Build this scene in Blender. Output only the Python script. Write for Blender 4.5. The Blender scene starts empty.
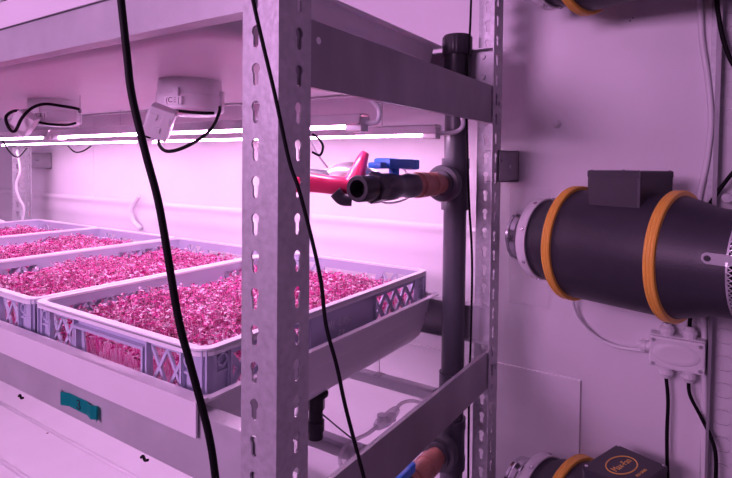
import bpy, bmesh, math, random
from mathutils import Vector, Matrix
random.seed(7)
C = bpy.context.scene.collection
PI = math.pi

# ------------------------------------------------------------------ camera
F = 532.0; CX = 366.0; CY = 177.0
d1 = Vector((715-CX, CY-167, -F)).normalized()
d2 = Vector((-445-CX, CY-155, -F)).normalized()
ax = d1; az = ax.cross(d2).normalized(); ay = az.cross(ax).normalized()
M = Matrix((ax, ay, az))           # rows = world axes seen in camera space : world = M @ cam
cd = bpy.data.cameras.new('camera'); cam = bpy.data.objects.new('camera', cd); C.objects.link(cam)
cam.matrix_world = M.to_4x4()
cd.sensor_width = 36; cd.lens = F/732*36; cd.shift_y = -62/732.0; cd.clip_start = 0.02
bpy.context.scene.camera = cam

def ray(px, py):
    return M @ Vector(((px-CX)/F, (CY-py)/F, -1.0))
def at(px, py, d=None, X=None, Y=None, Z=None):
    r = ray(px, py)
    if d is not None: t = d
    elif X is not None: t = X/r.x
    elif Y is not None: t = Y/r.y
    else: t = Z/r.z
    return r*t

# ------------------------------------------------------------------ materials
def mat(name, col, rough=.5, metal=0., noise=0., nscale=20., bump=0., bscale=80., spec=.5, stretch=None, emit=None, estr=0, alpha=None, trans=0., coat=0.):
    m = bpy.data.materials.new(name); m.use_nodes = True
    nt = m.node_tree; b = nt.nodes['Principled BSDF']
    b.inputs['Base Color'].default_value = (*col, 1)
    b.inputs['Roughness'].default_value = rough
    b.inputs['Metallic'].default_value = metal
    b.inputs['Specular IOR Level'].default_value = spec
    if coat: b.inputs['Coat Weight'].default_value = coat
    if trans: b.inputs['Transmission Weight'].default_value = trans
    if alpha is not None: b.inputs['Alpha'].default_value = alpha
    if emit: b.inputs['Emission Color'].default_value = (*emit, 1); b.inputs['Emission Strength'].default_value = estr
    if noise or bump:
        tc = nt.nodes.new('ShaderNodeTexCoord'); mp = nt.nodes.new('ShaderNodeMapping')
        nt.links.new(tc.outputs['Object'], mp.inputs['Vector'])
        if stretch: mp.inputs['Scale'].default_value = stretch
    if noise:
        n = nt.nodes.new('ShaderNodeTexNoise'); n.inputs['Scale'].default_value = nscale; n.inputs['Detail'].default_value = 5
        nt.links.new(mp.outputs[0], n.inputs['Vector'])
        cr = nt.nodes.new('ShaderNodeValToRGB')
        cr.color_ramp.elements[0].position = .3; cr.color_ramp.elements[1].position = .7
        cr.color_ramp.elements[0].color = (*[c*(1-noise) for c in col], 1)
        cr.color_ramp.elements[1].color = (*[min(1, c*(1+noise*.6)) for c in col], 1)
        nt.links.new(n.outputs['Fac'], cr.inputs[0]); nt.links.new(cr.outputs[0], b.inputs['Base Color'])
    if bump:
        n2 = nt.nodes.new('ShaderNodeTexNoise'); n2.inputs['Scale'].default_value = bscale; n2.inputs['Detail'].default_value = 4
        nt.links.new(mp.outputs[0], n2.inputs['Vector'])
        bp = nt.nodes.new('ShaderNodeBump'); bp.inputs['Strength'].default_value = bump; bp.inputs['Distance'].default_value = .01
        nt.links.new(n2.outputs['Fac'], bp.inputs['Height']); nt.links.new(bp.outputs[0], b.inputs['Normal'])
    return m

m_wall  = mat('wall_panel', (.78,.76,.80), .32, noise=.05, nscale=3, bump=.06, bscale=7)
m_ceil  = mat('ceiling_panel', (.75,.73,.77), .5, noise=.04, nscale=3)
m_floor = mat('floor_grey', (.33,.32,.35), .5, noise=.2, nscale=8)
m_film  = mat('plastic_liner', (.82,.80,.84), .12, noise=.04, nscale=5, bump=.35, bscale=2.2, stretch=(1,.35,3), coat=.6)
m_clear = mat('clear_film', (.92,.9,.95), .08, bump=.6, bscale=14, alpha=.22)
m_plug  = mat('translucent_plug', (.92,.9,.95), .25, alpha=.55)
m_galv  = mat('galvanised_steel', (.50,.50,.53), .42, .35, noise=.15, nscale=110, bump=.05, bscale=160)
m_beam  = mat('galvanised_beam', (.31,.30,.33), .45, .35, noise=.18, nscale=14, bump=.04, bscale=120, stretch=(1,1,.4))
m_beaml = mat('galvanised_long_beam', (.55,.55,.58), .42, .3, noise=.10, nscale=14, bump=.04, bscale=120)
m_tray  = mat('white_tray_plastic', (.80,.78,.82), .35, noise=.03, nscale=9)
m_crate = mat('grey_crate_plastic', (.50,.51,.66), .42, noise=.06, nscale=15)
m_rim   = mat('lit_crate_rim_plastic', (.90,.90,.95), .38, noise=.04, nscale=15)  # same plastic as the crate, whitened to carry the strong lamp light
m_black = mat('black_rubber', (.005,.004,.006), .6, spec=.15)
m_dark  = mat('black_plastic', (.025,.023,.03), .35, noise=.1, nscale=50)
m_fan   = mat('charcoal_fan_plastic', (.030,.027,.040), .45, noise=.08, nscale=60, bump=.05, bscale=300)
m_pipe  = mat('dark_grey_pvc', (.085,.085,.105), .3)
m_orange= mat('orange_rubber', (.88,.47,.07), .4)
m_white = mat('white_plastic', (.78,.77,.8), .38)
m_wsoft = mat('white_cable', (.80,.79,.83), .4)
m_blue  = mat('blue_plastic', (.04,.24,.85), .35)
m_red   = mat('red_plastic', (.85,.045,.16), .3, coat=.5)
m_copper= mat('terracotta_fitting', (.48,.20,.15), .35, noise=.15, nscale=60)
m_teal  = mat('teal_tape', (.0,.42,.36), .45)
m_alu   = mat('aluminium', (.66,.66,.69), .28, .75, noise=.06, nscale=25)
m_chrome= mat('bright_metal', (.75,.75,.78), .15, .95)
m_tube  = mat('lit_lamp_tube', (1,.9,1), .3, emit=(1.0,.54,.95), estr=43)
m_tubel = mat('dimmer_lamp_tube', (1,.9,1), .3, emit=(1.0,.52,.95), estr=11)
m_ink   = mat('white_marker_ink', (.8,.8,.85), .6)
m_blackink = mat('black_ink', (.01,.01,.01), .6)
m_label = mat('white_print', (.9,.9,.92), .5)
m_hole  = mat('dark_hole', (.16,.02,.05), .8)
m_lime  = mat('orange_print', (.85,.50,.10), .5)

# microgreens: colour varies by plant and by leaf / stem
def green_mat():
    m = bpy.data.materials.new('magenta_seedlings'); m.use_nodes = True
    nt = m.node_tree; b = nt.nodes['Principled BSDF']
    a = nt.nodes.new('ShaderNodeAttribute'); a.attribute_name = 'tone'
    cr = nt.nodes.new('ShaderNodeValToRGB'); e = cr.color_ramp.elements
    e[0].position = 0; e[0].color = (.16,.002,.05,1)
    e[1].position = 1; e[1].color = (.97,.86,.94,1)
    for p, c in ((.20,(.50,.005,.17,1)), (.50,(.74,.02,.34,1)), (.72,(.88,.38,.64,1))):
        x = e.new(p); x.color = c
    nt.links.new(a.outputs['Fac'], cr.inputs[0]); nt.links.new(cr.outputs[0], b.inputs['Base Color'])
    b.inputs['Roughness'].default_value = .35
    b.inputs['Subsurface Weight'].default_value = 0
    return m
m_green = green_mat()

# ------------------------------------------------------------------ mesh helpers
def obj(name, bm, m, parent=None, smooth=False, loc=None):
    me = bpy.data.meshes.new(name); bm.normal_update(); bm.to_mesh(me); bm.free()
    if m: me.materials.append(m)
    if smooth:
        for p in me.polygons: p.use_smooth = True
    o = bpy.data.objects.new(name, me); C.objects.link(o)
    if parent: o.parent = parent
    if loc is not None: o.location = loc
    return o
def smooth_by_angle(o, ang=35):
    me = o.data
    for p in me.polygons: p.use_smooth = True
    me.set_sharp_from_angle(angle=math.radians(ang))
    return o
def tag(o, label=None, cat=None, group=None, kind=None):
    if label: o['label'] = label
    if cat: o['category'] = cat
    if group: o['group'] = group
    if kind: o['kind'] = kind
    return o
def thing(name, label, cat, loc=(0,0,0), rotz=0, group=None):
    o = bpy.data.objects.new(name, None); C.objects.link(o)
    o.location = loc; o.rotation_euler = (0,0,rotz); o.empty_display_size = .05
    return tag(o, label, cat, group)
def dup(root, loc, rotz=None, label=None, group=None):
    r = root.copy(); C.objects.link(r); r.location = loc
    if rotz is not None: r.rotation_euler = (0,0,rotz)
    if label: r['label'] = label
    if group: r['group'] = group
    for ch in list(root.children):
        c = ch.copy(); C.objects.link(c); c.parent = r
        for g in ch.children:
            e = g.copy(); C.objects.link(e); e.parent = c
    return r

def box(bm, x0, x1, y0, y1, z0, z1, mtx=None, bev=0):
    vs = [bm.verts.new(Vector(p) if mtx is None else mtx @ Vector(p)) for p in
          ((x0,y0,z0),(x1,y0,z0),(x1,y1,z0),(x0,y1,z0),(x0,y0,z1),(x1,y0,z1),(x1,y1,z1),(x0,y1,z1))]
    fs = [bm.faces.new([vs[i] for i in q]) for q in ((3,2,1,0),(4,5,6,7),(0,1,5,4),(1,2,6,5),(2,3,7,6),(3,0,4,7))]
    if bev:
        es = set(e for f in fs for e in f.edges)
        bmesh.ops.bevel(bm, geom=list(es), offset=bev, segments=2, affect='EDGES', profile=.6)
def bxo(name, m, x0,x1,y0,y1,z0,z1, parent=None, bev=0):
    bm = bmesh.new(); box(bm, x0,x1,y0,y1,z0,z1, bev=bev); return obj(name, bm, m, parent)

def plate(outer, holes, t):
    """2D outline with holes, extruded by t, as list of verts/faces (u, v, w) with w in 0..t"""
    cu = bpy.data.curves.new('tmp', 'CURVE'); cu.dimensions = '2D'; cu.fill_mode = 'BOTH'; cu.extrude = t/2
    for pts in [outer]+list(holes):
        s = cu.splines.new('POLY'); s.points.add(len(pts)-1)
        for p, q in zip(s.points, pts): p.co = (q[0], q[1], 0, 1)
        s.use_cyclic_u = True
    o = bpy.data.objects.new('tmp', cu); C.objects.link(o)
    dg = bpy.context.evaluated_depsgraph_get()
    me = bpy.data.meshes.new_from_object(o.evaluated_get(dg))
    vs = [(v.co.x, v.co.y, v.co.z+t/2) for v in me.vertices]
    fs = [tuple(p.vertices) for p in me.polygons]
    bpy.data.objects.remove(o); bpy.data.curves.remove(cu); bpy.data.meshes.remove(me)
    return vs, fs
def add_plate(bm, pl, O, U, V, W):
    O, U, V, W = Vector(O), Vector(U), Vector(V), Vector(W)
    vs = [bm.verts.new(O+U*a+V*b+W*c) for a, b, c in pl[0]]
    flip = U.cross(V).dot(W) < 0
    for f in pl[1]:
        try: bm.faces.new([vs[i] for i in (f[::-1] if flip else f)])
        except ValueError: pass
def rect(u0,u1,v0,v1): return [(u0,v0),(u1,v0),(u1,v1),(u0,v1)]
def circ(u,v,r,n=14): return [(u+r*math.cos(2*PI*i/n), v+r*math.sin(2*PI*i/n)) for i in range(n)]
def rrect(u0,u1,v0,v1,r,n=4):
    out = []
    for cx, cy, a0 in ((u1-r,v1-r,0),(u0+r,v1-r,90),(u0+r,v0+r,180),(u1-r,v0+r,270)):
        for i in range(n+1):
            a = math.radians(a0+90*i/n); out.append((cx+r*math.cos(a), cy+r*math.sin(a)))
    return out
def keyhole(u, v, R=.0058, r=.0036, h=.023):
    top = v+h/2-R; bot = v-h/2+r
    a = math.acos(r/R)
    pts = []
    for i in range(11):                      # head from lower right, over the top, to lower left
        t = -a*.0 - (PI/2-a)*0
        ang = -(PI/2 - math.asin(r/R)) + (PI + 2*(PI/2-math.asin(r/R)))*i/10
        pts.append((u+R*math.cos(ang), top+R*math.sin(ang)))
    for i in range(6):
        ang = PI + PI*i/5
        pts.append((u+r*math.cos(ang), bot+r*math.sin(ang)))
    return pts
def spline(pts, n=8):
    pts = [Vector(p) for p in pts]; P = [pts[0]*2-pts[1]]+pts+[pts[-1]*2-pts[-2]]; out = []
    for i in range(1, len(P)-2):
        for k in range(n):
            t = k/n; a,b,c,d = P[i-1],P[i],P[i+1],P[i+2]
            out.append(.5*((2*b)+(-a+c)*t+(2*a-5*b+4*c-d)*t*t+(-a+3*b-3*c+d)*t**3))
    out.append(pts[-1]); return out
def tube(bm, pts, r, n=8, sm=8, cap=True, flat=1.0):
    p = spline(pts, sm) if sm else [Vector(q) for q in pts]
    T = (p[1]-p[0]).normalized(); N = T.orthogonal().normalized(); rings = []
    for i, q in enumerate(p):
        t = ((p[min(i+1,len(p)-1)]-p[max(i-1,0)])).normalized()
        N = (N - t*N.dot(t)).normalized(); B = t.cross(N)
        rr = r(i/(len(p)-1)) if callable(r) else r
        rings.append([bm.verts.new(q+(N*math.cos(2*PI*k/n)+B*math.sin(2*PI*k/n)*flat)*rr) for k in range(n)])
    for a, b in zip(rings, rings[1:]):
        for k in range(n): bm.faces.new((a[k], a[(k+1)%n], b[(k+1)%n], b[k]))
    if cap: bm.faces.new(rings[0][::-1]); bm.faces.new(rings[-1])
def cable(name, pts, r, m, label=None, cat='cable', parent=None, n=8, group=None):
    bm = bmesh.new(); tube(bm, pts, r, n); o = obj(name, bm, m, parent, smooth=True)
    if label: tag(o, label, cat, group)
    return o
def lathe(bm, prof, axis='x', n=48, O=(0,0,0), cap=True, mod=None):
    O = Vector(O); rings = []
    for j, (s, r) in enumerate(prof):
        ring = []
        for k in range(n):
            a = 2*PI*k/n; rr = r*(mod(a, j) if mod else 1); c, q = rr*math.cos(a), rr*math.sin(a)
            v = {'x':(s,c,q),'y':(q,s,c),'z':(c,q,s)}[axis]
            ring.append(bm.verts.new(O+Vector(v)))
        rings.append(ring)
    for a, b in zip(rings, rings[1:]):
        for k in range(n): bm.faces.new((a[k], a[(k+1)%n], b[(k+1)%n], b[k]))
    if cap: bm.faces.new(rings[0][::-1]); bm.faces.new(rings[-1])
    bmesh.ops.recalc_face_normals(bm, faces=bm.faces[:])
def latho(name, prof, m, parent=None, axis='x', n=48, O=(0,0,0), cap=True, ang=40, mod=None):
    bm = bmesh.new(); lathe(bm, prof, axis, n, O, cap, mod); return smooth_by_angle(obj(name, bm, m, parent), ang)
def text_mesh(s, size, name, m, parent, mtx, extrude=.0002):
    cu = bpy.data.curves.new('t', 'FONT'); cu.body = s; cu.size = size; cu.align_x = 'CENTER'; cu.align_y = 'CENTER'; cu.extrude = extrude
    o = bpy.data.objects.new('t', cu); C.objects.link(o)
    me = bpy.data.meshes.new_from_object(o.evaluated_get(bpy.context.evaluated_depsgraph_get()))
    bpy.data.objects.remove(o)
    me.transform(mtx); me.materials.clear(); me.materials.append(m); me.name = name
    q = bpy.data.objects.new(name, me); C.objects.link(q); q.parent = parent
    return q

# ------------------------------------------------------------------ dimensions (camera at the origin, z measured from the lens)
WX = 1.15                    # wall behind the rack
RX0, RX1, RY0, RY1 = .3920, 1.046, .3612, 2.335
ZF, ZC = -1.30, 1.15
PITCH = .52

# ------------------------------------------------------------------ setting
def st(name, m, *a):
    o = bxo(name, m, *a); o['kind'] = 'structure'; return o
st('floor', m_floor, -2.2, WX+.1, -1.9, 3.1, ZF-.1, ZF)
st('ceiling', m_ceil, -2.2, WX+.1, -1.9, 3.1, ZC, ZC+.1)
st('wall_back', m_wall, WX, WX+.1, -1.9, 3.1, ZF, ZC)
st('wall_left', m_wall, -2.2, WX, 3.0, 3.1, ZF, ZC)
st('wall_right', m_floor, -2.2, WX, -1.9, -1.8, ZF, ZC)
# panel joint strips on the wall
st('trim_1', m_wall, WX-.002, WX, 2.02, 2.035, ZF, ZC)

# ------------------------------------------------------------------ rack uprights
L_POST = ZC-.02-ZF
def hole_list(z_first, us):
    k = math.ceil((-1.28-z_first)/.0383); hs = []
    while z_first+k*.0383 < ZC-.05:
        for u in us: hs.append(keyhole(u, z_first+k*.0383-ZF))
        k += 1
    return hs
def post(x, y, sx, sy, label, zf):
    w, t = .050, .0022
    pl = plate(rect(0, w, 0, L_POST), hole_list(zf, [.031]), t)
    bm = bmesh.new()
    # bent sheet: flange in x, flange in y
    add_plate(bm, pl, (x, y, ZF), (sx,0,0), (0,0,1), (0,sy,0))
    pl2 = plate(rect(t, w, 0, L_POST), hole_list(zf, [.031]), t)
    add_plate(bm, pl2, (x, y, ZF), (0,sy,0), (0,0,1), (sx,0,0))
    o = obj('rack_upright', bm, m_galv)
    return tag(o, label, 'rack post', 'slotted steel rack uprights')
post(RX0, RY0, 1, 1, 'nearest slotted galvanised steel upright, widest in the photo, in front of the seedling crates', -.0255)
post(RX1, RY0, -1, 1, 'slotted steel upright between the dark vertical pipe and the white wall', -.0255)
post(RX1, RY1, -1, -1, 'distant slotted steel upright behind the farthest seedling crate', -.0255)
post(RX0, RY1, 1, -1, 'slotted steel upright at the far front corner of the rack, beyond the left edge', -.0255)

# beams: short ones (along x) and long ones (along y), folded channel section
def csec(bm, h, lip, t, fn, a, b):
    """C section (p across, q up) swept from a to b"""
    sec = [(0,0),(lip,0),(lip,-t),(t,-t),(t,-h+t),(lip,-h+t),(lip,-h),(0,-h)]
    A = [bm.verts.new(fn(p,q,a)) for p,q in sec]; B = [bm.verts.new(fn(p,q,b)) for p,q in sec]
    for k in range(8): bm.faces.new((A[k],A[(k+1)%8],B[(k+1)%8],B[k]))
    bm.faces.new(A); bm.faces.new(B[::-1]); bmesh.ops.recalc_face_normals(bm, faces=bm.faces[:])
def beam_y(x, side, ztop, label, h=.076, y0=RY0+.004, y1=RY1-.004):
    bm = bmesh.new(); csec(bm, h, .022, .0018, lambda p,q,a: Vector((x+side*p, a, ztop+q)), y0, y1)
    return tag(obj('long_beam', bm, m_beaml), label, 'rack beam', 'long steel beams of the rack')
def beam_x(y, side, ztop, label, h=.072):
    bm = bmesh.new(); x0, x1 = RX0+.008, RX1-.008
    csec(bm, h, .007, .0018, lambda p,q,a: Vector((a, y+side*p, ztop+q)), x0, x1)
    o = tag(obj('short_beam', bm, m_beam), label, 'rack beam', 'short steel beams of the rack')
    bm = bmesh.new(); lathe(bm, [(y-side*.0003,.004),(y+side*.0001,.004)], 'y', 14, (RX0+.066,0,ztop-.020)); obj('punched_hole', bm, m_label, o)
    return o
ZB = {'top': .233, 'mid': .233-PITCH, 'low': .233-2*PITCH}
beam_y(RX0+.0045, 1, ZB['top'], 'long steel beam under the upper white tray on the near side, top left')
beam_y(RX0+.0045, 1, ZB['mid'], 'long steel beam with the teal tape below the seedling crates')
beam_y(RX0+.0045, 1, ZB['low'], 'long steel beam at the lowest shelf on the near side')
beam_y(RX1-.0045, -1, ZB['top'], 'long steel beam under the upper tray on the wall side')
beam_y(RX1-.0045, -1, ZB['mid'], 'long steel beam behind the pipe on the wall side of the crate shelf')
beam_y(RX1-.0045, -1, ZB['low'], 'long steel beam on the wall side of the lowest shelf')
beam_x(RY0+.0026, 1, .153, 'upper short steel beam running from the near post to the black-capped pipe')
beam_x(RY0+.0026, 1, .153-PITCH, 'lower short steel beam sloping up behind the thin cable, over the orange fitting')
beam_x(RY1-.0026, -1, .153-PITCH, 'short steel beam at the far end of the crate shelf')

# bolts on the posts
def bolt(pt, axis, r=.0055, label='', group='bolts on the uprights'):
    bm = bmesh.new(); lathe(bm, [(0,r),( .003,r*.95),(.0045,r*.6),(.0048,.0001)], axis, 12, pt, True)
    return tag(obj('bolt', bm, m_galv), label, 'bolt', group)

# brackets holding the uprights off the wall
def bracket(y, label):
    t = thing('wall_bracket', label, 'bracket', (RX1, y, -.003), 0, 'brackets between rack and wall')
    bm = bmesh.new(); w = WX-RX1-.001
    add_plate(bm, plate(rect(-.018, w, -.032, .032), [circ(-.008,.012,.003), circ(.045,.0,.004)], .002), (0,0,0), (1,0,0),(0,0,1),(0,1,0))
    box(bm, -.018, w, 0, .03, .030, .032); box(bm, -.018, w, 0, .03, -.032, -.030)
    obj('arm', bm, m_beam, t)
    bm = bmesh.new(); box(bm, w-.003, w, -.0, .045, -.034, .034); obj('wall_plate', bm, m_beam, t)
    return t
bracket(RY0-.0045, 'grey steel bracket joining the upright to the wall left of the fan')
bracket(RY1+.003, 'grey steel bracket on the wall by the distant upright')

# ------------------------------------------------------------------ trays hung in the rack
TX0, TX1, TY0, TY1 = .3935, 1.030, .482, 2.315
def tray(zr, label, empty=False):
    """vacuum formed tray: rim at zr, front lip over the beam, sloping walls, rounded bottom edge"""
    t = thing('grow_tray', label, 'tray', (TX0, TY0, zr), 0, 'long white grow trays of the rack')
    w, l = TX1-TX0, TY1-TY0
    def loop(ins, r, z, n=6):
        return [Vector((p[0], p[1], z)) for p in rrect(ins+.006, w-ins, ins*.75, l-ins, r, n)]
    prof = [(.010,.012,-.003),(.016,.02,-.006),(.022,.03,-.060),(.027,.04,-.080),(.038,.05,-.089),(.05,.05,-.091),(.09,.05,-.091)]
    inner = [(0,.012,-.003),(0,.012,.0),(.013,.012,.0),(.0140,.02,-.006),(.0160,.03,-.034),(.020,.035,-.0375),(.05,.05,-.0385),(.09,.05,-.0385)]
    bm = bmesh.new()
    lo = [[bm.verts.new(v) for v in loop(*q)] for q in prof][::-1]; li = [[bm.verts.new(v) for v in loop(*q)] for q in inner]
    loops = lo+li
    for a, b in zip(loops, loops[1:]):
        n = len(a)
        for k in range(n): bm.faces.new((a[k], a[(k+1)%n], b[(k+1)%n], b[k]))
    bm.faces.new(loops[0][::-1]); bm.faces.new(loops[-1])
    bmesh.ops.recalc_face_normals(bm, faces=bm.faces[:])
    smooth_by_angle(obj('basin', bm, m_tray, t), 40)
    bm = bmesh.new(); box(bm, -.0024, .0, .0, l, -.038, .0026); box(bm, .0002, .016, .0, l, .0004, .0026)
    obj('front_lip', bm, m_tray, t)
    if empty:
        bm = bmesh.new()
        for x in (.27,.43): tube(bm, [(x,.08,-.0385),(x,l-.08,-.0385)], .006, 8, 0)
        obj('floor_rib', bm, m_tray, t, True)
        bm = bmesh.new()
        for i in range(26):
            lathe(bm, [(-.0388,.0035),(-.0380,.0035)], 'z', 10, (random.uniform(.1,.5), random.uniform(.2,l-.2), 0))
        obj('drain_holes', bm, m_hole, t)['kind'] = 'stuff'
    return t
ZT = .246
tray(ZT, 'upper white plastic tray above the lit tubes, top left')
tray(ZT-PITCH, 'white plastic tray the seedling crates stand in, lip over the taped beam')
tray(ZT-2*PITCH, 'empty white plastic tray on the lowest shelf, bottom left, with small holes', True)

# ------------------------------------------------------------------ crates
CL, CW, CH = .605, .413, .082
def bars(bm, u0,u1,v0,v1, n, wdt, O,U,V,Wd, t):
    """n crosses between u0 and u1"""
    c = (u1-u0)/n; O,U,V,Wd = map(Vector,(O,U,V,Wd))
    for i in range(n):
        for a, b in (((u0+i*c,v0),(u0+(i+1)*c,v1)), ((u0+i*c,v1),(u0+(i+1)*c,v0))):
            d = Vector((b[0]-a[0], b[1]-a[1])).normalized(); nn = Vector((-d.y,d.x))*wdt/2
            q = [(a[0]+nn.x,a[1]+nn.y),(a[0]-nn.x,a[1]-nn.y),(b[0]-nn.x,b[1]-nn.y),(b[0]+nn.x,b[1]+nn.y)]
            vs = [bm.verts.new(O+U*x+V*y+Wd*w) for w in (0,t) for x,y in q]
            for f in ((0,1,2,3),(7,6,5,4),(0,4,5,1),(1,5,6,2),(2,6,7,3),(3,7,4,0)): bm.faces.new([vs[k] for k in f])
def wall_long(O, U, W, name, par):
    bm = bmesh.new(); V = Vector((0,0,1)); t = .0026
    holes = [rect(.048,.205,.016,.063), rect(.395,.552,.016,.063)]
    add_plate(bm, plate(rect(.004,CL-.004,.001,CH-.002), holes, t), O, U, V, W)
    bars(bm, .048,.205,.016,.063, 4, .0085, Vector(O)-Vector(W)*.0004, U, V, W, t+.0008)
    bars(bm, .395,.552,.016,.063, 4, .0085, Vector(O)-Vector(W)*.0004, U, V, W, t+.0008)
    O = Vector(O); U = Vector(U); W = Vector(W)
    def bb(u0,u1,v0,v1,w0,w1):
        mt = Matrix((U, V, -W)).transposed().to_4x4(); mt.translation = O
        box(bm, u0,u1,v0,v1,w0,w1, mt)
    for u in (.045,.206,.392,.553): bb(u,u+.003,.008,.071,0,.006)       # outside ribs
    bb(.004,CL-.004,.006,.0085,0,.006); bb(.045,CL-.045,.0685,.071,0,.005)
    bmesh.ops.recalc_face_normals(bm, faces=bm.faces[:])
    return obj(name, bm, m_crate, par)
def wall_short(O, U, W, name, par):
    bm = bmesh.new(); V = Vector((0,0,1)); t = .0026
    arch = [(.135,.024)]+[(.135+.136*i/10, .024-.005*math.sin(PI*i/10)) for i in range(1,10)]+[(.271,.024),(.277,.058),(.129,.058)]
    holes = [rect(.046,.112,.014,.066), rect(CW-.112,CW-.046,.014,.066), arch]
    add_plate(bm, plate(rect(.004,CW-.004,.001,CH-.002), holes, t), O, U, V, W)
    for a in (.046, CW-.112): bars(bm, a,a+.066,.014,.066, 2, .0045, Vector(O)-Vector(W)*.0004, U, V, W, t+.0008)
    O = Vector(O); U = Vector(U); W = Vector(W)
    def bb(u0,u1,v0,v1,w0,w1):
        mt = Matrix((U, V, -W)).transposed().to_4x4(); mt.translation = O
        box(bm, u0,u1,v0,v1,w0,w1, mt)
    for u in (.043,.113,.290,.360): bb(u,u+.003,.008,.071,0,.007)
    bb(.004,CW-.004,.006,.0085,0,.007); bb(.118,CW-.118,.060,.064,0,.009); bb(.12,.124,.010,.059,0,.008); bb(.282,.286,.010,.059,0,.008)
    bmesh.ops.recalc_face_normals(bm, faces=bm.faces[:])
    return obj(name, bm, m_crate, par)
def make_crate(label):
    t = thing('plastic_crate', label, 'crate', (0,0,0), 0, 'ventilated crates of seedlings')
    e = .008                                             # walls stand inside the rim
    # base with outside bottom ledge
    bm = bmesh.new(); pl = plate(rrect(e-.004,CL-e+.004,e-.004,CW-e+.004,.02), [], .003); add_plate(bm, pl, (0,0,0),(1,0,0),(0,1,0),(0,0,1))
    obj('base', bm, m_crate, t)
    bm = bmesh.new(); add_plate(bm, plate(rrect(0,CL,0,CW,.022,6), [rrect(.0115,CL-.0115,.0115,CW-.0115,.014,6)], .004), (0,0,CH-.004),(1,0,0),(0,1,0),(0,0,1))
    add_plate(bm, plate(rrect(0,CL,0,CW,.022,6), [rrect(.002,CL-.002,.002,CW-.002,.020,6)], .007), (0,0,CH-.0095),(1,0,0),(0,1,0),(0,0,1))
    obj('rim', bm, m_rim, t)
    wall_long((0,e,0),(1,0,0),(0,1,0),'side_panel',t); wall_long((0,CW-e,0),(1,0,0),(0,-1,0),'side_panel',t)
    wall_short((e,0,0),(0,1,0),(1,0,0),'end_panel',t); wall_short((CL-e,0,0),(0,1,0),(-1,0,0),'end_panel',t)
    # corner posts: curved outside corner with pockets and a round socket mark
    for cx, sx in ((0,1),(CL,-1)):
        for cy, sy in ((0,1),(CW,-1)):
            bm = bmesh.new()
            def P(a,b,c): return Vector((cx+sx*a, cy+sy*b, c))
            # quarter round shell
            n = 6; r = .02; i0 = .0035
            arc = [(i0+r-r*math.cos(PI/2*k/n), i0+r-r*math.sin(PI/2*k/n)) for k in range(n+1)]
            arc = [(i0,.043)]+arc+[(.043,i0)] if False else arc
            lo = [bm.verts.new(P(a,b,.002)) for a,b in arc]; hi = [bm.verts.new(P(a,b,CH-.005)) for a,b in arc]
            for k in range(len(arc)-1): bm.faces.new((lo[k],lo[k+1],hi[k+1],hi[k]))
            for q in (.022,.042):                        # fins
                for A in ((q,q+.002,.0035,.010),(.0035,.010,q,q+.002)):
                    p0 = P(A[0],A[2],0); p1 = P(A[1],A[3],0)
                    box(bm, min(p0.x,p1.x),max(p0.x,p1.x),min(p0.y,p1.y),max(p0.y,p1.y),.002,CH-.008)
            for A in ((.022,.044,.0045,.010),(.0045,.010,.022,.044)):   # ledge between the fins and round mark above it
                p0 = P(A[0],A[2],0); p1 = P(A[1],A[3],0)
                box(bm, min(p0.x,p1.x),max(p0.x,p1.x),min(p0.y,p1.y),max(p0.y,p1.y),.045,.048)
            p = P(.033,.0065,.062); lathe(bm, [(-.003,.0085),(-.003,.0062),(.002,.0062),(.002,.0085),(-.003,.0085)], 'y', 18, p, False)
            p = P(.0065,.033,.062); lathe(bm, [(-.003,.0085),(-.003,.0062),(.002,.0062),(.002,.0085),(-.003,.0085)], 'x', 18, p, False)
            bmesh.ops.recalc_face_normals(bm, faces=bm.faces[:])
            bm.normal_update()
            o = obj('corner_post', bm, m_crate, t)
    return t
CZ = -.3085; CPITCH = .417
names = ['nearest seedling crate behind the near post, with handwriting on its side',
         'second seedling crate from the near post, its corner cut by the left edge',
         'third seedling crate from the near post, between the second and the farthest',
         'farthest seedling crate, by the distant upright at left']
crate = make_crate(names[0]); crate.location = (.421, .505, CZ); crate.rotation_euler = (0,0,math.radians(.2))
for i in range(1,4):
    dup(crate, (.421-.002*i, .505+CPITCH*i, CZ), math.radians((.2,.1,.4,.1)[i]), names[i])
# handwriting on the nearest crate only
def strokes(name, lines, r, m, parent, O, U, V):
    O,U,V = map(Vector,(O,U,V)); bm = bmesh.new()
    for ln in lines: tube(bm, [O+U*a+V*b for a,b in ln], r, 5, 4)
    return obj(name, bm, m, parent, True)
strokes('handwriting', [[(0,.0),(.004,.018),(.006,.004),(.010,.019),(.012,.002)], [(.018,.018),(.016,.010),(.018,.002)],
    [(.034,.016),(.030,.010),(.034,.004),(.038,.010),(.034,.016)], [(.043,.004),(.044,.015),(.049,.014),(.045,.010),(.050,.004)],
    [(.054,.016),(.055,.004),(.059,.010),(.062,.004),(.064,.017)], [(.030,-.004),(.035,-.004),(.029,-.014),(.037,-.014)],
    [(.040,-.004),(.046,-.006),(.041,-.009),(.046,-.013),(.040,-.015)]], .0007, m_ink, crate, (.255,.0075,.035), (1,0,0), (0,0,1))

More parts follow.
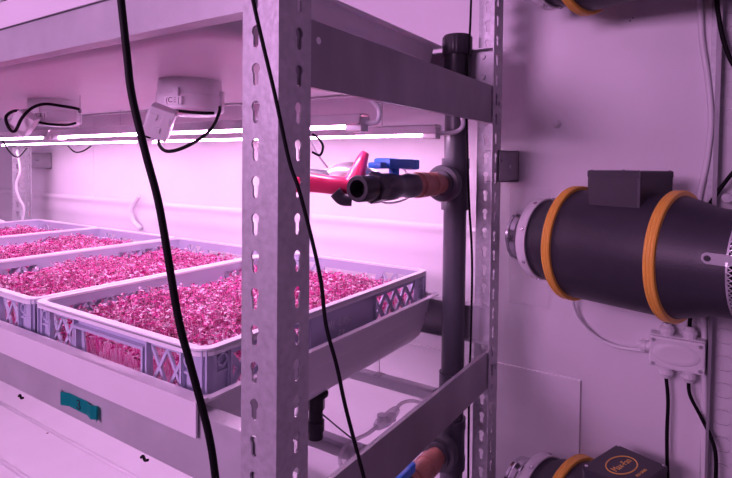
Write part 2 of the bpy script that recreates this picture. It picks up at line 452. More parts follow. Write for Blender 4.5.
# ------------------------------------------------------------------ seedlings
def greens_mesh(seed):
    rnd = random.Random(seed); vs = []; fs = []; tone = []
    def face(idx, t): fs.append(idx); tone.append(t)
    x0,x1,y0,y1 = .016,CL-.030,.016,CW-.016
    # growing mat
    nx, ny = 60, 40; b = len(vs)
    for j in range(ny+1):
        for i in range(nx+1):
            vs.append((x0-.002+(x1-x0+.006)*i/nx, y0-.002+(y1-y0+.004)*j/ny, .012+rnd.uniform(0,.006)))
    for j in range(ny):
        for i in range(nx):
            k = b+j*(nx+1)+i; face((k,k+1,k+nx+2,k+nx+1), rnd.uniform(.7,1))
    sp = .0060; ix = int((x1-x0)/sp); iy = int((y1-y0)/sp)
    for i in range(ix):
        for j in range(iy):
            x = x0+(i+.5+rnd.uniform(-.5,.5))*sp; y = y0+(j+.5+rnd.uniform(-.5,.5))*sp
            e = min(x-x0, x1-x, y-y0, y1-y)/.03; e = min(1, .55+.45*max(0,e))
            if (x1-x) < .05: e *= .75+.25*(x1-x)/.05
            hgt = (.046+.009*math.sin(x*21+seed)*math.sin(y*27+1)+rnd.gauss(0,.0045))*e
            lx, ly = rnd.gauss(0,.007), rnd.gauss(0,.007)
            z0 = .012; top = Vector((min(max(x+lx,.0185),CL-.020), min(max(y+ly,.0185),CW-.0185), z0+hgt)); base = Vector((x,y,z0)); r = .0005
            k = len(vs); st_ = rnd.uniform(.35,.95)
            for P in (base, top):
                for q in range(3):
                    a = 2*PI*q/3; vs.append((P.x+r*math.cos(a), P.y+r*math.sin(a), P.z))
            for q in range(3): face((k+q,k+(q+1)%3,k+3+(q+1)%3,k+3+q), st_)
            a0 = rnd.uniform(0,2*PI); tl = rnd.random(); tl = .75*tl if tl < .68 else .72+.28*rnd.random()
            for s in (0,1,2):
                a = a0+PI*s*(1 if s<2 else .75)+rnd.gauss(0,.35); L = rnd.uniform(.0040,.0066); wd = L*rnd.uniform(.36,.5); up = rnd.uniform(-.35,.7)
                d = Vector((math.cos(a), math.sin(a), up)).normalized(); n = d.cross(Vector((rnd.gauss(0,.4),rnd.gauss(0,.4),1))).normalized()
                k = len(vs); c = d.cross(n)*(-.0007)
                vs += [tuple(top), tuple(top+d*L*.55+n*wd+c), tuple(top+d*L+c*.5), tuple(top+d*L*.55-n*wd+c)]
                tt = min(1,max(0,tl+rnd.gauss(0,.14)))
                face((k,k+1,k+2), tt); face((k,k+2,k+3), tt)
    me = bpy.data.meshes.new('microgreens'); me.from_pydata(vs, [], fs)
    at_ = me.attributes.new('tone', 'FLOAT', 'FACE'); at_.data.foreach_set('value', tone)
    me.materials.append(m_green); return me
gm = [greens_mesh(1), greens_mesh(5)]
gl = ['dense magenta seedlings growing in the nearest crate', 'dense magenta seedlings growing in the second crate from the near post',
      'dense pink seedlings in the third crate from the near post', 'pale pink seedlings in the farthest crate']
cr_list = [o for o in C.objects if o.name.startswith('plastic_crate')]
cr_list.sort(key=lambda o: o.location.y)
for i, c in enumerate(cr_list):
    g = bpy.data.objects.new('microgreens', gm[i%2]); C.objects.link(g)
    g.location = c.location; g.rotation_euler = c.rotation_euler
    tag(g, gl[i], 'seedlings', 'seedlings in the crates', 'stuff')

# ------------------------------------------------------------------ lamps under the trays
def lamp(x, zc, y0, y1, label):
    t = thing('grow_light', label, 'lamp', (x, y0, zc), 0, 'tube lamps under the trays')
    L = y1-y0
    bm = bmesh.new()                         # folded aluminium channel, open downwards
    sec = [(-.019,-.006),(-.014,.008),(-.008,.011),(.008,.011),(.014,.008),(.019,-.006)]
    sec2 = [(a*.93, b-.0014) for a,b in sec][::-1]
    ring = sec+sec2
    A = [bm.verts.new((a,.0,b)) for a,b in ring]; B = [bm.verts.new((a,L,b)) for a,b in ring]; n = len(ring)
    for k in range(n): bm.faces.new((A[k],A[(k+1)%n],B[(k+1)%n],B[k]))
    bmesh.ops.recalc_face_normals(bm, faces=bm.faces[:])
    obj('reflector', bm, m_alu, t)
    bm = bmesh.new(); tube(bm, [(0,.03,-.006),(0,L-.03,-.006)], .0058, 14, 0); obj('tube', bm, m_tube if zc>0 else m_tubel, t, True)
    for y in (.0, L-.03):
        bm = bmesh.new(); box(bm, -.011,.011, y, y+.03, -.017,.006, bev=.003); obj('end_cap', bm, m_white, t)
    for y in (.12, L-.12):
        bm = bmesh.new(); box(bm, -.0006,.0006, y+.0084, y+.0096, .0112,.0885); box(bm, -.010,.010, y, y+.018, .0085,.0112); obj('hanger', bm, m_galv, t)
    return t
LX = (.685, .945)
for nm, zc in (('upper', .066), ('lower', .066-PITCH)):
    for k, x in enumerate(LX):
        pos = ('the side nearer the camera', 'the wall side')[k]
        for j, (a, b) in enumerate(((.452,1.372), (1.385,2.305))):
            lamp(x, zc, a, b, '%s lit tube lamp %s the crates, on %s, %s' % (('lit','dull')[0] if 0 else nm, 'above' if nm=='upper' else 'below', pos, ('near end','far end')[j]))


# curved white leads leaving the lamp ends
cable('lamp_lead', [(.945,.456,.062),(.965,.445,.061),(.985,.43,.066),(.990,.42,.08),(.985,.425,.11)], .0045, m_wsoft, 'pale bent lead at the end of the upper wall-side lamp')
cable('lamp_lead', [(.685,.456,.062),(.70,.44,.065),(.705,.44,.085),(.69,.45,.105)], .004, m_wsoft, 'pale looped lead at the end of the upper near-side lamp')
# bundle under the short beam
cable('hanging_wire', [at(312,152,d=.80), at(320,155,d=.8), at(323,146,d=.8), at(318,138,d=.8), at(312,134,d=.8)], .0018, m_black, 'small black wire loop just right of the near post above the red lever')
cable('hanging_wire', [at(311,141,d=.82), at(318,155,d=.83), at(328,168,d=.84)], .0016, m_wsoft, 'short white wire sloping down to the red lever valve')

# ------------------------------------------------------------------ round housings under the upper tray
def housing(loc, label, rz):
    t = thing('round_housing', label, 'electrical housing', loc, 0, 'round white housings under the upper tray')
    latho('body', [(0,.058),(-.010,.0595),(-.029,.0595),(-.031,.062),(-.057,.0635),(-.061,.060),(-.064,.052)], m_white, t, 'z', 48)
    bm = bmesh.new()
    bm.free()
    for k in range(4):
        bm = bmesh.new(); box(bm, .060,.0665,-.006,.006,-.050,-.020, Matrix.Rotation(PI/2*k+.5,4,'Z'), .002); obj('clip', bm, m_white, t)
    latho('grille', [(-.064,.051),(-.066,.048),(-.066,.010)], m_alu, t, 'z', 40)
    return t
h1 = housing((.675,.85,.155), 'larger round white housing with CE mark under the upper tray, nearer the post', 0)
h2 = housing((.712,1.435,.155), 'smaller-looking round white housing with CE mark under the upper tray, far left', 0)
def ce(parent, ang):
    # label facing the camera side
    for s, dz in (('C€', 0),):
        pass
    mt = Matrix.Rotation(ang,4,'Z') @ Matrix.Translation((0.0655,0,-.044)) @ Matrix.Rotation(PI/2,4,'Z') @ Matrix.Rotation(PI/2,4,'X')
    bm = bmesh.new(); box(bm, -.017,.017,-.007,.007,-.0050,.0004, mt); p = obj('label', bm, m_label, parent)
    mt2 = mt @ Matrix.Translation((0,0,.0007))
    text_mesh('(CE |', .0130, 'ce_mark', m_blackink, p, mt2)
ce(h1, math.radians(204)); ce(h2, math.radians(216))
def jbox(px, py, d, label, rot, g, par):
    c = at(px, py, d=d); t = thing('junction_cube', label, 'connector box', c, 0, g)
    t.rotation_euler = rot
    bm = bmesh.new(); box(bm, -.021,.021,-.018,.018,-.026,.026, bev=.0025)
    obj('shell', bm, m_white, t)
    bm = bmesh.new()
    for (a,b) in ((-.011,.010),(.010,.010),(0,-.010)):
        box(bm, a-.006,a+.006,-.0195,-.018, b-.005,b+.005, bev=.0006)
        box(bm, -.0225,-.021, a-.005,a+.005, b-.005,b+.005, bev=.0006)
    obj('cover_tab', bm, m_white, t)
    bm = bmesh.new(); lathe(bm, [(-.033,.005),(-.026,.006)], 'z', 12, (-.010,0,0))
    obj('cable_entry', bm, m_black, t); return t
jbox(160, 122, .90, 'tilted white connector box hanging beside the nearer round housing', (math.radians(18),math.radians(20),math.radians(-40)), 'connector boxes on the housings', h1)
jbox(24, 123, 1.27, 'tilted white connector box beside the far round housing at the left edge', (math.radians(18),math.radians(35),math.radians(-40)), 'connector boxes on the housings', h2)
cable('looped_cable', [at(159,134,d=0.909), at(159,144,d=0.884), at(166,151,d=0.850), at(180,149,d=0.850), at(198,140,d=0.867), at(212,128,d=0.892), at(219,113,d=0.935), at(220,107,d=0.960)], .0029, m_black, 'black cable loop below the nearer round housing')
cable('rim_cable', [at(167,113,d=0.952), at(176,111,d=0.948), at(190,112,d=0.944), at(204,113,d=0.944), at(214,113,d=0.952)], .0028, m_black, 'black cable along the lower edge of the nearer round housing')
cable('looped_cable', [at(24,112,d=1.275), at(14,111,d=1.275), at(6,117,d=1.258), at(9,128,d=1.241), at(15,131,d=1.232), at(22,118,d=1.241), at(32,108,d=1.258), at(45,104,d=1.275), at(62,106,d=1.292), at(78,109,d=1.326), at(80,112,d=1.343)], .0036, m_black, 'black cable looping over the far round housing at the left edge')
cable('rim_cable', [at(33,121,d=1.317), at(48,124,d=1.317), at(66,125,d=1.326), at(76,123,d=1.343)], .0030, m_black, 'black cable along the lower edge of the far round housing')
cable('hanging_wire', [at(68,146,d=1.7), at(75,152,d=1.7), at(83,151,d=1.7), at(91,146,d=1.7)], .0022, m_black, 'small black wire loop below the far lamps, right of the distant upright')
cable('hanging_wire', [at(2,140,d=1.95), at(10,152,d=1.95), at(18,157,d=1.95), at(27,148,d=1.97)], .003, m_black, 'dark wire loop in front of the top of the distant upright')
cable('white_flex', [at(17,150,d=2.08), at(20,170,d=2.08), at(16,185,d=2.08), at(19,198,d=2.08), at(24,208,d=2.08), at(22,221,d=2.08), at(20,235,d=2.08)], .005, m_wsoft, 'wavy white flex hanging beside the distant upright')
cable('white_flex', [at(-12,220,d=1.98), at(0,221,d=1.98), at(9,226,d=1.98), at(14,236,d=1.98)], .006, m_wsoft, 'white flex bending over the farthest crate at the left edge')
cable('pink_line', [at(29,150,d=2.2), at(31,185,d=2.2), at(29,222,d=2.2)], .0022, m_red, 'thin pink line hanging right of the distant upright')

# ------------------------------------------------------------------ wall liner behind the rack
def sheet(y0,y1,z0,z1,x0,ny,nz,f):
    bm = bmesh.new(); g = [[bm.verts.new((x0+f(y0+(y1-y0)*i/ny, z0+(z1-z0)*j/nz), y0+(y1-y0)*i/ny, z0+(z1-z0)*j/nz)) for i in range(ny+1)] for j in range(nz+1)]
    for j in range(nz):
        for i in range(ny): bm.faces.new((g[j][i],g[j+1][i],g[j+1][i+1],g[j][i+1]))
    return bm
def wav(y,z):
    u = z+.150
    return -.006*math.exp(-((u)/.012)**2) - .003*math.exp(-((u+.05)/.02)**2) - .003*math.exp(-((u+.11+.01*math.sin(y*3))/.018)**2) - .003*math.sin(y*6+z*9)
bm = sheet(.42, 2.95, -.36, -.14, WX-.010, 90, 40, wav)
tag(smooth_by_angle(obj('wall_liner', bm, m_film, None), 80), 'glossy white plastic liner with horizontal folds on the wall behind the crates', 'plastic sheet')
cable('reflection_strip', [at(139,196,X=1.118), at(134,203,X=1.116), at(131,212,X=1.115), at(134,222,X=1.116), at(141,229,X=1.118)], .0085, m_white, 'white curved strip shaped as a reflected highlight on the glossy liner')  # bright reflection in the liner, modelled as a white strip
bm = bmesh.new(); box(bm, WX-.006, WX-.0002, .22, 2.98, ZF+.02, -.440, bev=.0015)
tag(obj('wall_liner', bm, m_film), 'lower glossy white liner panel on the wall under the crate shelf', 'plastic sheet')
def wav2(y,z): return .004*math.sin(y*30+z*8)+.003*math.sin(z*33+y*11)+.002*math.sin(y*80)
bm = sheet(.285, .37, -.30, -.05, WX-.013, 26, 30, wav2)
tag(smooth_by_angle(obj('clear_sheet', bm, m_clear, None), 80), 'crumpled clear plastic film between the upright and the fan collar', 'plastic film')

# ------------------------------------------------------------------ vertical pipe and valves
PX, PY = 1.0145, .4455
pipe = thing('drain_pipe', 'dark grey vertical pipe with ribbed black cap beside the wall-side upright', 'pipe', (PX,PY,ZF))
bm = bmesh.new(); lathe(bm, [(0,.0235),(.18-ZF,.0235)], 'z', 32); smooth_by_angle(obj('pipe_body', bm, m_pipe, pipe))
zz = -ZF
latho('cap', [(zz+.222,.0285),(zz+.226,.0295),(zz+.257,.0295),(zz+.262,.027),(zz+.262,.0001)], m_dark, pipe, 'z', 72, mod=lambda a,j: 1.0+(.035 if math.sin(a*18)>0 and 0<j<3 else 0))
latho('cap_socket', [(zz+.13,.0275),(zz+.185,.0275),(zz+.190,.026),(zz+.226,.026)], m_dark, pipe, 'z', 40)
def tee(z): 
    latho('tee_socket', [(zz+z-.055,.023),(zz+z-.055,.0285),(zz+z-.030,.0285),(zz+z-.028,.027),(zz+z+.028,.027),(zz+z+.030,.0285),(zz+z+.050,.0285),(zz+z+.050,.023)], m_pipe, pipe, 'z', 40)
VZ = -.038
tee(VZ)
tee(VZ-.537)
latho('coupling', [(zz-.48,.023),(zz-.48,.0275),(zz-.43,.0275),(zz-.43,.023)], m_pipe, pipe, 'z', 40)

def valve(label, dz):
    """assembly along x; origin at the pipe axis"""
    t = thing('ball_valve', label, 'valve', (PX,PY,VZ+dz), 0, 'ball valves branching off the vertical pipe')
    def L(a, b): return a-PX, b
    latho('branch_collar', [(-.026,.024),(-.048,.027),(-.048,.035),(-.060,.037),(-.066,.034),(-.066,.026),(-.074,.025)], m_pipe, t, 'x', 40)
    latho('nipple', [(-.074,.019),(-.095,.020),(-.097,.0225),(-.118,.0225),(-.120,.020),(-.140,.020),(-.142,.0235),(-.168,.0235),(-.170,.020),(-.185,.020)], m_copper, t, 'x', 40)
    latho('valve_body', [(-.183,.018),(-.187,.0215),(-.205,.0215),(-.210,.0195),(-.245,.0195),(-.252,.022),(-.280,.0225),(-.285,.019),(-.325,.019)], m_pipe, t, 'x', 40)
    latho('union_nut', [(-.296,.0225),(-.299,.0250),(-.320,.0250),(-.323,.0225)], m_dark, t, 'x', 8, ang=10)
    latho('open_end', [(-.320,.0195),(-.328,.0205),(-.356,.0205),(-.359,.0190),(-.359,.0135),(-.328,.0125),(-.328,.0001)], m_dark, t, 'x', 40, cap=False)
    bm = bmesh.new()
    box(bm, -.290,-.205,-.016,.016,.030,.047, bev=.005); box(bm, -.312,-.292,-.012,.012,.030,.040, bev=.003); box(bm, -.207,-.184,-.014,.014,.028,.046, bev=.004)
    lathe(bm, [(.018,.009),(.03,.009)], 'z', 16, (-.25,0,0))
    hd = obj('handle', bm, m_blue, t); smooth_by_angle(hd)
    return t
valve('dark grey ball valve with blue handle and terracotta fitting, above the nearest crate', 0)
valve('lower ball valve with terracotta fitting and blue handle under the lower short beam', -.537)

# red-lever valve beside it
rv = thing('lever_valve', 'grey valve with a long red lever, left of the blue-handled valve', 'valve', at(345,184,d=.86))
o_ = rv.location.copy()
def rl(px,py,d): return at(px,py,d=d)-o_
bm = bmesh.new(); tube(bm, [rl(292,175,.88), rl(312,176,.89), rl(330,178,.90), rl(352,181,.91)], .0125, 16); obj('pipe_body', bm, m_pipe, rv, True)
bm = bmesh.new(); tube(bm, [rl(326,178,.90), rl(336,177,.905), rl(350,176,.91), rl(362,176,.92), rl(374,177,.935)], lambda s: .013+.012*math.sin(PI*s), 18); obj('valve_body', bm, m_alu, rv, True)
bm = bmesh.new(); tube(bm, [rl(290,183,.845), rl(312,183,.85), rl(332,185,.855), rl(346,186,.862), rl(355,179,.868), rl(359,169,.872), rl(362,160,.876), rl(365,153,.88)], lambda s: .0150 if s<.6 else .0150-.0080*(s-.6)/.4, 16); obj('lever', bm, m_red, rv, True)
bm = bmesh.new(); tube(bm, [rl(335,192,.84), rl(342,199,.84), rl(352,200,.84)], .010, 14); obj('spigot', bm, m_dark, rv, True)
cable('white_wire', [at(374,200,d=.92), at(388,203,d=.93), at(400,201,d=.94), at(411,195,d=.95), at(414,180,d=.95), at(406,172,d=.95), at(402,166,d=.94)], .0018, m_wsoft, 'thin white wire hanging below the blue-handled valve')
# drain nozzle under the crate tray
dn = thing('drain_fitting', 'black drain fitting under the crate tray, right of the near post', 'fitting', (.660,.524,-.366))
latho('flange', [(.0,.020),(-.004,.020),(-.006,.014)], m_dark, dn, 'z', 32)
latho('nut', [(-.006,.0145),(-.026,.0145)], m_dark, dn, 'z', 8, ang=10)
latho('spout', [(-.026,.0115),(-.044,.0115),(-.045,.0140),(-.060,.0140),(-.061,.012),(-.073,.012),(-.073,.008)], m_dark, dn, 'z', 32)

# cable with inline connector lying over the lower lamps
ic = thing('inline_connector', 'clear white lead with inline plug over the lower lamps', 'cable', at(390,420,d=.93))
o2 = ic.location.copy()
def il(px,py,d): return at(px,py,d=d)-o2
bm = bmesh.new(); tube(bm, [il(352,478,.80), il(341,465,.80), il(342,452,.82), il(353,441,.85), il(367,434,.88), il(378,426,.905)], .0032, 8); obj('lead', bm, m_plug, ic, True)
bm = bmesh.new(); tube(bm, [il(395,410,.95), il(402,403,.97), il(413,401,.98), il(428,405,.98), il(445,412,.98)], .0032, 8); obj('lead', bm, m_plug, ic, True)
bm = bmesh.new(); tube(bm, [il(376,427,.90), il(381,423,.91), il(386,420,.92), il(391,415,.93), il(397,409,.945)], lambda s: .006+.005*math.sin(PI*s)**.6, 8); obj('plug_body', bm, m_plug, ic, False)
bm = bmesh.new()
for q in ((382,418),(391,418)): lathe(bm, [(-.004,.009),(.006,.009)], 'z', 10, il(q[0],q[1],.915))
obj('plug_wing', bm, m_plug, ic)
cable('thin_rod', [at(322,414,d=.84), at(345,433,d=.86), at(367,450,d=.88)], .0013, m_pipe, 'thin dark wire slanting under the crate tray beside the inline plug')

# cable dropping beside the pipe
cable('signal_cable', [at(472,-30,d=1.065), at(470,30,d=1.065), at(467,70,d=1.065), at(467,130,d=1.065), at(469,200,d=1.065), at(472,260,d=1.065), at(471,330,d=1.065), at(469,400,d=1.065), at(468,500,d=1.065)], .0024, m_black, 'thin black cable dropping between the vertical pipe and its upright')

# ------------------------------------------------------------------ foreground cables
cable('foreground_cable', [at(113,-70,d=.40), at(121,0,d=.40), at(127,55,d=.40), at(132,96,d=.40), at(146,155,d=.40), at(160,210,d=.40), at(178,316,d=.40), at(190,363,d=.40), at(208,431,d=.40), at(216,482,d=.40), at(224,560,d=.40)], .0029, m_black, 'thick black cable hanging closest to the camera, in front of the crates', n=12)
cable('foreground_cable', [at(240,-60,d=.47), at(253,0,d=.475), at(262,40,d=.48), at(275,95,d=.485), at(289,160,d=.49), at(299,190,d=.49), at(312,240,d=.49), at(321,282,d=.49), at(326,325,d=.49), at(337,367,d=.49), at(346,409,d=.49), at(363,474,d=.49), at(380,540,d=.49)], .0019, m_black, 'thin black cable crossing the face of the nearest upright', n=10)

# ------------------------------------------------------------------ teal tape and little clips on the beam
tp = at(80,404,X=RX0+.0044)
tape = thing('tape_tag', 'teal tape tag with a handwritten 3 on the long beam below the crates', 'tape', tp)
bm = bmesh.new(); prof = [(-.052,-.0065),(-.046,-.0010),(-.036,-.0055),(-.020,-.0016),(.0,-.0018),(.026,-.0012),(.040,-.006),(.050,-.0015)]
g = []
for y, x in prof: g.append((bm.verts.new((x,y,-.0095+.08*y*0)), bm.verts.new((x,y,.0095))))
for a,b in zip(g,g[1:]): bm.faces.new((a[0],b[0],b[1],a[1]))
bmesh.ops.solidify(bm, geom=bm.faces[:], thickness=.0005)
obj('tape', bm, m_teal, tape)
strokes('number_mark', [[(-.004,.005),(.002,.006),(.003,.002),(-.001,.0),(.004,-.002),(.003,-.006),(-.004,-.005)]], .0007, m_blackink, tape, (-.0024,0,0), (0,-1,0), (0,0,1))
for (px,py,w) in ((143,456,'right of the teal tape'),(20,395,'left of the teal tape')):
    bm = bmesh.new(); c = at(px,py,X=RX0+.006); tube(bm, [c+Vector((0,-.010,-.002)), c+Vector((0,-.004,-.004)), c, c+Vector((0,.004,-.003))], .0018, 6, 3)
    tag(obj('cable_clip', bm, m_black), 'small black clip under the long beam, %s' % w, 'clip', 'small clips under the beam')

# ------------------------------------------------------------------ duct fans on the wall
FC = Vector((1.014,.1284,-.144)); ANG = math.radians(71)
def make_fan(label):
    t = thing('duct_fan', label, 'duct fan', FC, ANG, 'inline duct fans on the wall')
    latho('casing', [(.168,.060),(.168,.0745),(.140,.0755),(.132,.079),(.092,.0985),(.087,.0995),(-.087,.0995),(-.094,.0985),(-.140,.083),(-.155,.0810),(-.180,.0800),(-.180,.070),(-.155,.068)], m_fan, t, 'x', 80, cap=False)
    for s in (.087,-.087):
        latho('clamp_band', [(s-.0080,.099),(s-.0080,.1045),(s-.006,.1062),(s-.0035,.1062),(s-.0028,.1053),(s-.0018,.1062),(s+.0018,.1062),(s+.0028,.1053),(s+.0035,.1062),(s+.006,.1062),(s+.0080,.1045),(s+.0080,.099)], m_orange, t, 'x', 96)
    latho('collar', [(.148,.076),(.148,.0790),(.150,.0800),(.165,.0800),(.168,.0785),(.168,.068)], m_white, t, 'x', 72, cap=False)
    for k in range(8):
        bm = bmesh.new(); box(bm, .151,.157,-.0032,.0032,.079,.0825, Matrix.Rotation(2*PI*k/8+.3,4,'X'), .001); obj('collar_screw', bm, m_chrome, t)
    latho('duct_sleeve', [(.168,.052),(.174,.054),(.180,.050),(.187,.054),(.194,.050),(.201,.054),(.208,.050),(.212,.052),(.212,.048),(.168,.046)], m_chrome, t, 'x', 60, cap=False)
    latho('rotor', [(.160,.066),(.155,.066),(.154,.02),(.160,.001)], m_dark, t, 'x', 40)
    # terminal box with lid
    bm = bmesh.new(); box(bm, -.054,.036,-.058,.062,.055,.131, bev=.005)
    tb = obj('terminal_box', bm, m_fan, t)
    bm = bmesh.new(); box(bm, -.0542,.0362,-.0582,.0622,.1240,.1365, bev=.003); lid = obj('lid', bm, m_fan, tb)
    bm = bmesh.new()
    for a in (-.049,.031):
        for b in (-.053,.057): lathe(bm, [(.1360,.003),(.1376,.003)], 'z', 12, (a,b,0))
    obj('lid_screw', bm, m_chrome, tb)
    # mount tab on the inlet side, facing the aisle
    bm = bmesh.new(); add_plate(bm, plate(rrect(-.190,-.150,-.008,.008,.0078,5), [], .003), (0,.0805,.016), (1,0,0),(0,0,1),(0,1,0))
    tab = obj('mount_tab', bm, m_alu, t); 
    bm = bmesh.new(); lathe(bm, [(.0830,.0045),(.0860,.004),(.0860,.0001)], 'y', 14, (-.158,0,.016)); obj('tab_screw', bm, m_dark, tab)
    # wire guard over the inlet
    bm = bmesh.new(); R = .0835
    lathe(bm, [(-.1805,R),(-.1805,R+.0012),(-.183,R+.0012),(-.183,R)], 'x', 64, cap=False)
    lathe(bm, [(-.2050,R),(-.2050,R+.0012),(-.2075,R+.0012),(-.2075,R)], 'x', 64, cap=False)
    for k in range(72):
        for sg in (1,-1):
            a = 2*PI*k/72; b = a+sg*.16
            tube(bm, [(-.182,R*math.cos(a),R*math.sin(a)),(-.206,R*math.cos(b),R*math.sin(b))], .0008, 4, 0)
    def dome(y,z): return -.207-.010*max(0,1-(y*y+z*z)/R**2)
    for ang in (60,120,0):
        ca, sa = math.cos(math.radians(ang)), math.sin(math.radians(ang))
        for k in range(-9,10):
            o = k*.009; h = math.sqrt(max(R*R-o*o,1e-6))
            if h < .012: continue
            pts = []
            for q in range(9):
                w = -h+2*h*q/8; y, z = ca*w-sa*o, sa*w+ca*o; pts.append((dome(y,z),y,z))
            tube(bm, pts, .0008, 4, 0)
    obj('wire_guard', bm, m_alu, t)
    # bracket to the wall
    bm = bmesh.new(); mt = Matrix.Rotation(0,4,'Z'); box(bm, -.060,.060,-.128,-.096,-.028,.028); obj('mounting_foot', bm, m_beam, t)
    # moulded seam
    bm = bmesh.new()
    obj('seam', (lambda b: (box(b, -.076,.076,.0978,.0990,-.0006,.0006), b)[1])(bm), m_fan, t)
    return t
fan = make_fan('middle black duct fan with two orange bands, complete in view on the wall')
def zero(o): return o
f2 = dup(fan, FC+Vector((0,0,.528)), None, 'top duct fan, only its underside showing at the upper edge')
f3 = dup(fan, FC+Vector((.0,-.002,-.512)), None, 'bottom duct fan with orange logo on its lid, cut by the lower edge')
# print on the lid of the bottom fan
lidp = [c for c in f3.children if c.name.startswith('terminal_box')][0]
mt = Matrix.Translation((0,.018,.1362)) @ Matrix.Rotation(-PI/2+PI,4,'Z')
mt = Matrix.Translation((-.004,.004,.1366)) @ Matrix.Rotation(-PI/2,4,'Z')
text_mesh('Max-Fan', .0165, 'brand_print', m_lime, lidp, mt)
text_mesh('PRO SERIES', .0068, 'series_print', m_lime, lidp, mt @ Matrix.Translation((.004,-.032,0)))
bm = bmesh.new(); pts = [mt @ Vector((.036*math.cos(2*PI*k/40), .021*math.sin(2*PI*k/40), 0)) for k in range(41)]
tube(bm, pts, .0012, 6, 0, False); obj('logo_oval', bm, m_lime, lidp, True)

# ------------------------------------------------------------------ junction box with glands
JC = at(677,352,X=WX-.022)
jb = thing('junction_box', 'pale grey wall junction box with cable glands below the middle fan', 'junction box', JC)
bm = bmesh.new(); box(bm, -.010,.0215,-.045,.045,-.030,.030, bev=.004); obj('box_body', bm, m_white, jb)
bm = bmesh.new(); box(bm, -.020,-.010,-.044,.044,-.029,.029, bev=.004); lid = obj('lid', bm, m_white, jb)
bm = bmesh.new()
n = 40; ring0 = [bm.verts.new((-.0200, .038*math.cos(2*PI*k/n), .020*math.sin(2*PI*k/n))) for k in range(n)]
ring1 = [bm.verts.new((-.0225, .034*math.cos(2*PI*k/n), .0165*math.sin(2*PI*k/n))) for k in range(n)]
ring2 = [bm.verts.new((-.0215, .025*math.cos(2*PI*k/n), .011*math.sin(2*PI*k/n))) for k in range(n)]
for a,b in ((ring0,ring1),(ring1,ring2)):
    for k in range(n): bm.faces.new((a[k],a[(k+1)%n],b[(k+1)%n],b[k]))
bm.faces.new(ring2); bmesh.ops.recalc_face_normals(bm, faces=bm.faces[:])
smooth_by_angle(obj('lid_boss', bm, m_white, lid), 60)
bm = bmesh.new()
for a in (-.037,.037):
    for b in (-.022,.022): lathe(bm, [(-.021,.0035),(-.019,.0035)], 'x', 12, (0,a,b))
obj('lid_screw', bm, m_alu, lid)
def gland(y, z, dirn):
    if dirn in ('up','down'):
        s = 1 if dirn=='up' else -1; latho('cable_gland', [(z,.011),(z+s*.006,.011),(z+s*.007,.0125),(z+s*.014,.0125),(z+s*.016,.010),(z+s*.022,.007)], m_white, jb, 'z', 12, (0,y,0), ang=25)
    else: latho('cable_gland', [(y,.010),(y+.006,.010),(y+.007,.0115),(y+.014,.0115),(y+.016,.009),(y+.022,.006)], m_white, jb, 'y', 12, (0,0,z), ang=25)
gland(.017,.029,'up'); gland(-.019,.029,'up'); gland(.017,-.029,'down'); gland(-.019,-.029,'down'); gland(.044,.002,'side')
XJ = JC.x
def jw(y,z): return (XJ, JC.y+y, JC.z+z)
cable('junction_cable', [jw(.017,-.045), at(668,400,X=XJ), at(667,430,X=XJ), at(667,455,X=XJ), at(668,500,X=XJ+.005), at(668,560,X=XJ)], .0032, m_black, 'black cable hanging straight down from the wall junction box')
cable('junction_cable', [jw(-.019,-.045), at(690,395,X=XJ), at(700,415,X=XJ), at(712,440,X=XJ-.006), at(716,460,X=XJ-.008), at(715,500,X=XJ-.005), at(714,560,X=XJ)], .0032, m_black, 'black cable curving right from the wall junction box over the channel')
cable('junction_cable', [jw(.017,.045), at(668,322,X=XJ), at(667,312,X=XJ), at(665,296,X=XJ+.005), at(664,280,X=XJ+.005)], .0032, m_black, 'short black cable from the left top gland up behind the middle fan')
cable('junction_cable', [jw(-.019,.045), at(690,320,X=XJ), at(694,305,X=XJ), at(700,280,X=XJ+.01), at(703,240,X=XJ+.01), at(706,212,X=XJ), at(716,195,X=XJ-.004), at(730,176,X=XJ-.008), at(745,160,X=XJ-.008)], .0034, m_black, 'black cable rising behind the middle fan to the right edge')
cable('white_wall_cable', [at(645,351,X=XJ), at(630,349,X=XJ), at(612,345,X=XJ+.005), at(595,336,X=XJ+.008), at(581,322,X=XJ+.008), at(574,308,X=XJ+.004), at(573,294,X=XJ-.01), at(576,280,X=XJ-.02)], .0035, m_wsoft, 'white cable curving from the junction box to the underside of the middle fan')
cable('fan_cable', [at(716,-40,X=1.12), at(717,0,X=1.12), at(719,18,X=1.12), at(724,42,X=1.12), at(733,64,X=1.12), at(750,85,X=1.12)], .0038, m_black, 'black cable curving across the channel at the upper right corner')
cable('fan_cable', [at(645,471,X=XJ-.02), at(655,476,X=XJ-.01), at(662,480,X=XJ-.005), at(667,490,X=XJ)], .003, m_black, 'short black cable leaving the lid box of the bottom fan')

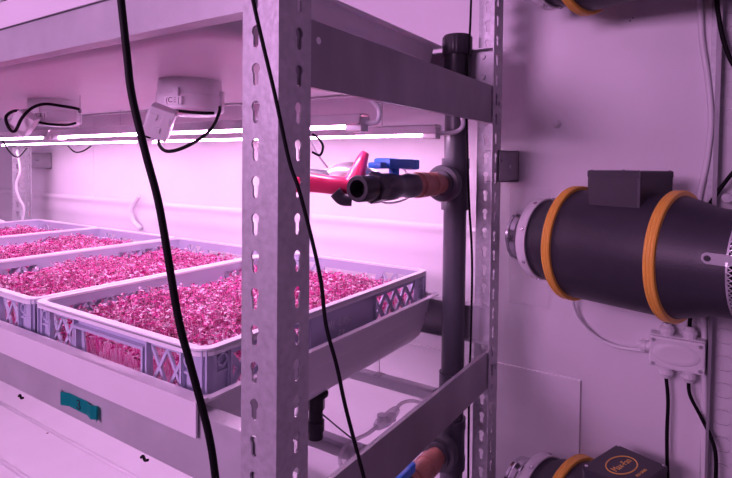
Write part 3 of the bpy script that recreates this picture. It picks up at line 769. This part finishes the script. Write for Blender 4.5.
# slotted wall channel at the right edge
CH0 = at(711,240,X=WX-.03); 
def channel():
    y1 = CH0.y; w = .045
    holes = []; z = .03
    while z < L_POST-.05: holes.append(rrect(.012,.036,z,z+.026,.008,4)); z += .048
    t = thing('wall_channel', 'perforated steel wall channel at the right edge behind the middle fan', 'channel', (WX-.030, y1, ZF))
    bm = bmesh.new(); add_plate(bm, plate(rect(0,w+.02,0,L_POST), holes, .002), (0,0,0), (0,-1,0),(0,0,1),(1,0,0))
    box(bm, .002,.0295,-.002,0,0,L_POST); box(bm, .002,.0295,-w-.020,-w-.018,0,L_POST)
    obj('channel_body', bm, m_beam, t)
    bm = bmesh.new(); box(bm, .0265,.0295,.0002,.008,0,L_POST); obj('wall_flange', bm, m_galv, t)
    bm = bmesh.new(); c = at(727,198,X=WX-.03); lathe(bm, [(-.004,.008),(-.001,.009)], 'x', 20, (0,c.y-y1,c.z-ZF)); lathe(bm, [(-.006,.004),(-.004,.004)], 'x', 6, (0,c.y-y1,c.z-ZF)); obj('anchor_bolt', bm, m_galv, t)
channel()
cable('wall_conduit', [at(696,-60,X=WX-.006), at(700,0,X=WX-.006), at(702,40,X=WX-.006), at(708,80,X=WX-.006), at(711,120,X=WX-.006), at(707,160,X=WX-.006), at(699,200,X=WX-.006), at(697,240,X=WX-.006), at(703,300,X=WX-.006), at(704,330,X=WX-.006), at(704,400,X=WX-.006), at(704,520,X=WX-.006)], .0052, m_wsoft, 'white cable running down the wall beside the perforated channel')

# screw caps and holes in the wall
def cap(px,py,label):
    c = at(px,py,X=WX); bm = bmesh.new(); lathe(bm, [(0,.0085),(-.002,.008),(-.004,.006),(-.005,.003),(-.0053,.0001)], 'x', 24, c)
    tag(smooth_by_angle(obj('screw_cap', bm, m_white),60), label, 'screw cap', 'round screw caps on the wall')
cap(557,124,'round white screw cap on the wall above the middle fan'); cap(556,447,'round white screw cap on the wall above the bottom fan')
for px,py,l in ((633,18,'upper'),(630,21,'lower')):
    c = at(px,py,X=WX); bm = bmesh.new(); lathe(bm, [(-.0006,.0014),(.0,.0014)], 'x', 10, c)
    tag(obj('wall_hole', bm, m_blackink), '%s of two tiny dark holes in the wall below the top fan' % l, 'hole', 'tiny wall holes')

# post bolts
for px, py, l in ((483.5,57,'upper'),(483.5,77,'lower')):
    c = at(px,py,X=RX1-.0045); bolt(c-Vector((.0048,0,0)), 'x', .0055, '%s of two bolts on the wall-side upright by the pipe cap' % l)
for z, l in ((.119,'upper short beam'),(.119-PITCH,'lower short beam')):
    bolt(Vector((RX1-.026,RY0-.0075,z)), 'y', .0055, 'bolt at the wall-side end of the %s' % l)

# dark cables on the upper tray, top left corner
cable('coiled_cable', [at(-8,-3,X=.43), at(4,-1,X=.43), at(12,1,X=.43), at(18,5,X=.43)], .0026, m_black, 'black cable end at the top left corner on the upper tray')

# ------------------------------------------------------------------ lighting
def area(name, loc, target, sx, sy, power, col):
    l = bpy.data.lights.new(name, 'AREA'); l.shape = 'RECTANGLE'; l.size = sx; l.size_y = sy; l.energy = power; l.color = col
    o = bpy.data.objects.new(name, l); C.objects.link(o); o.location = loc
    o.rotation_euler = (Vector(target)-Vector(loc)).to_track_quat('-Z','Y').to_euler(); return o
PINK = (1.0,.42,.98)
# lamps of the shelf above, same rows as the visible ones
for x in LX: area('lamp_row_above', (x, 1.38, .58), (x,1.38,-1), .03, 1.85, .25, PINK)
# unseen area light added behind the camera, standing in for lamps across the aisle
area('aisle_fill_light', (-1.5, 1.0, .45), (1.1,.2,-.1), 1.1, .5, 34, (1.0,.48,1.0))
w = bpy.data.worlds.new('World'); bpy.context.scene.world = w; w.use_nodes = True
w.node_tree.nodes['Background'].inputs[0].default_value = (.62,.27,.72,1); w.node_tree.nodes['Background'].inputs[1].default_value = .03

# lift everything so that the floor is at z = 0
for o in list(C.objects):
    if o.parent is None: o.location.z += -ZF
sc = bpy.context.scene
sc.view_settings.view_transform = 'Standard'; sc.view_settings.look = 'None'; sc.view_settings.exposure = 0; sc.view_settings.gamma = 1
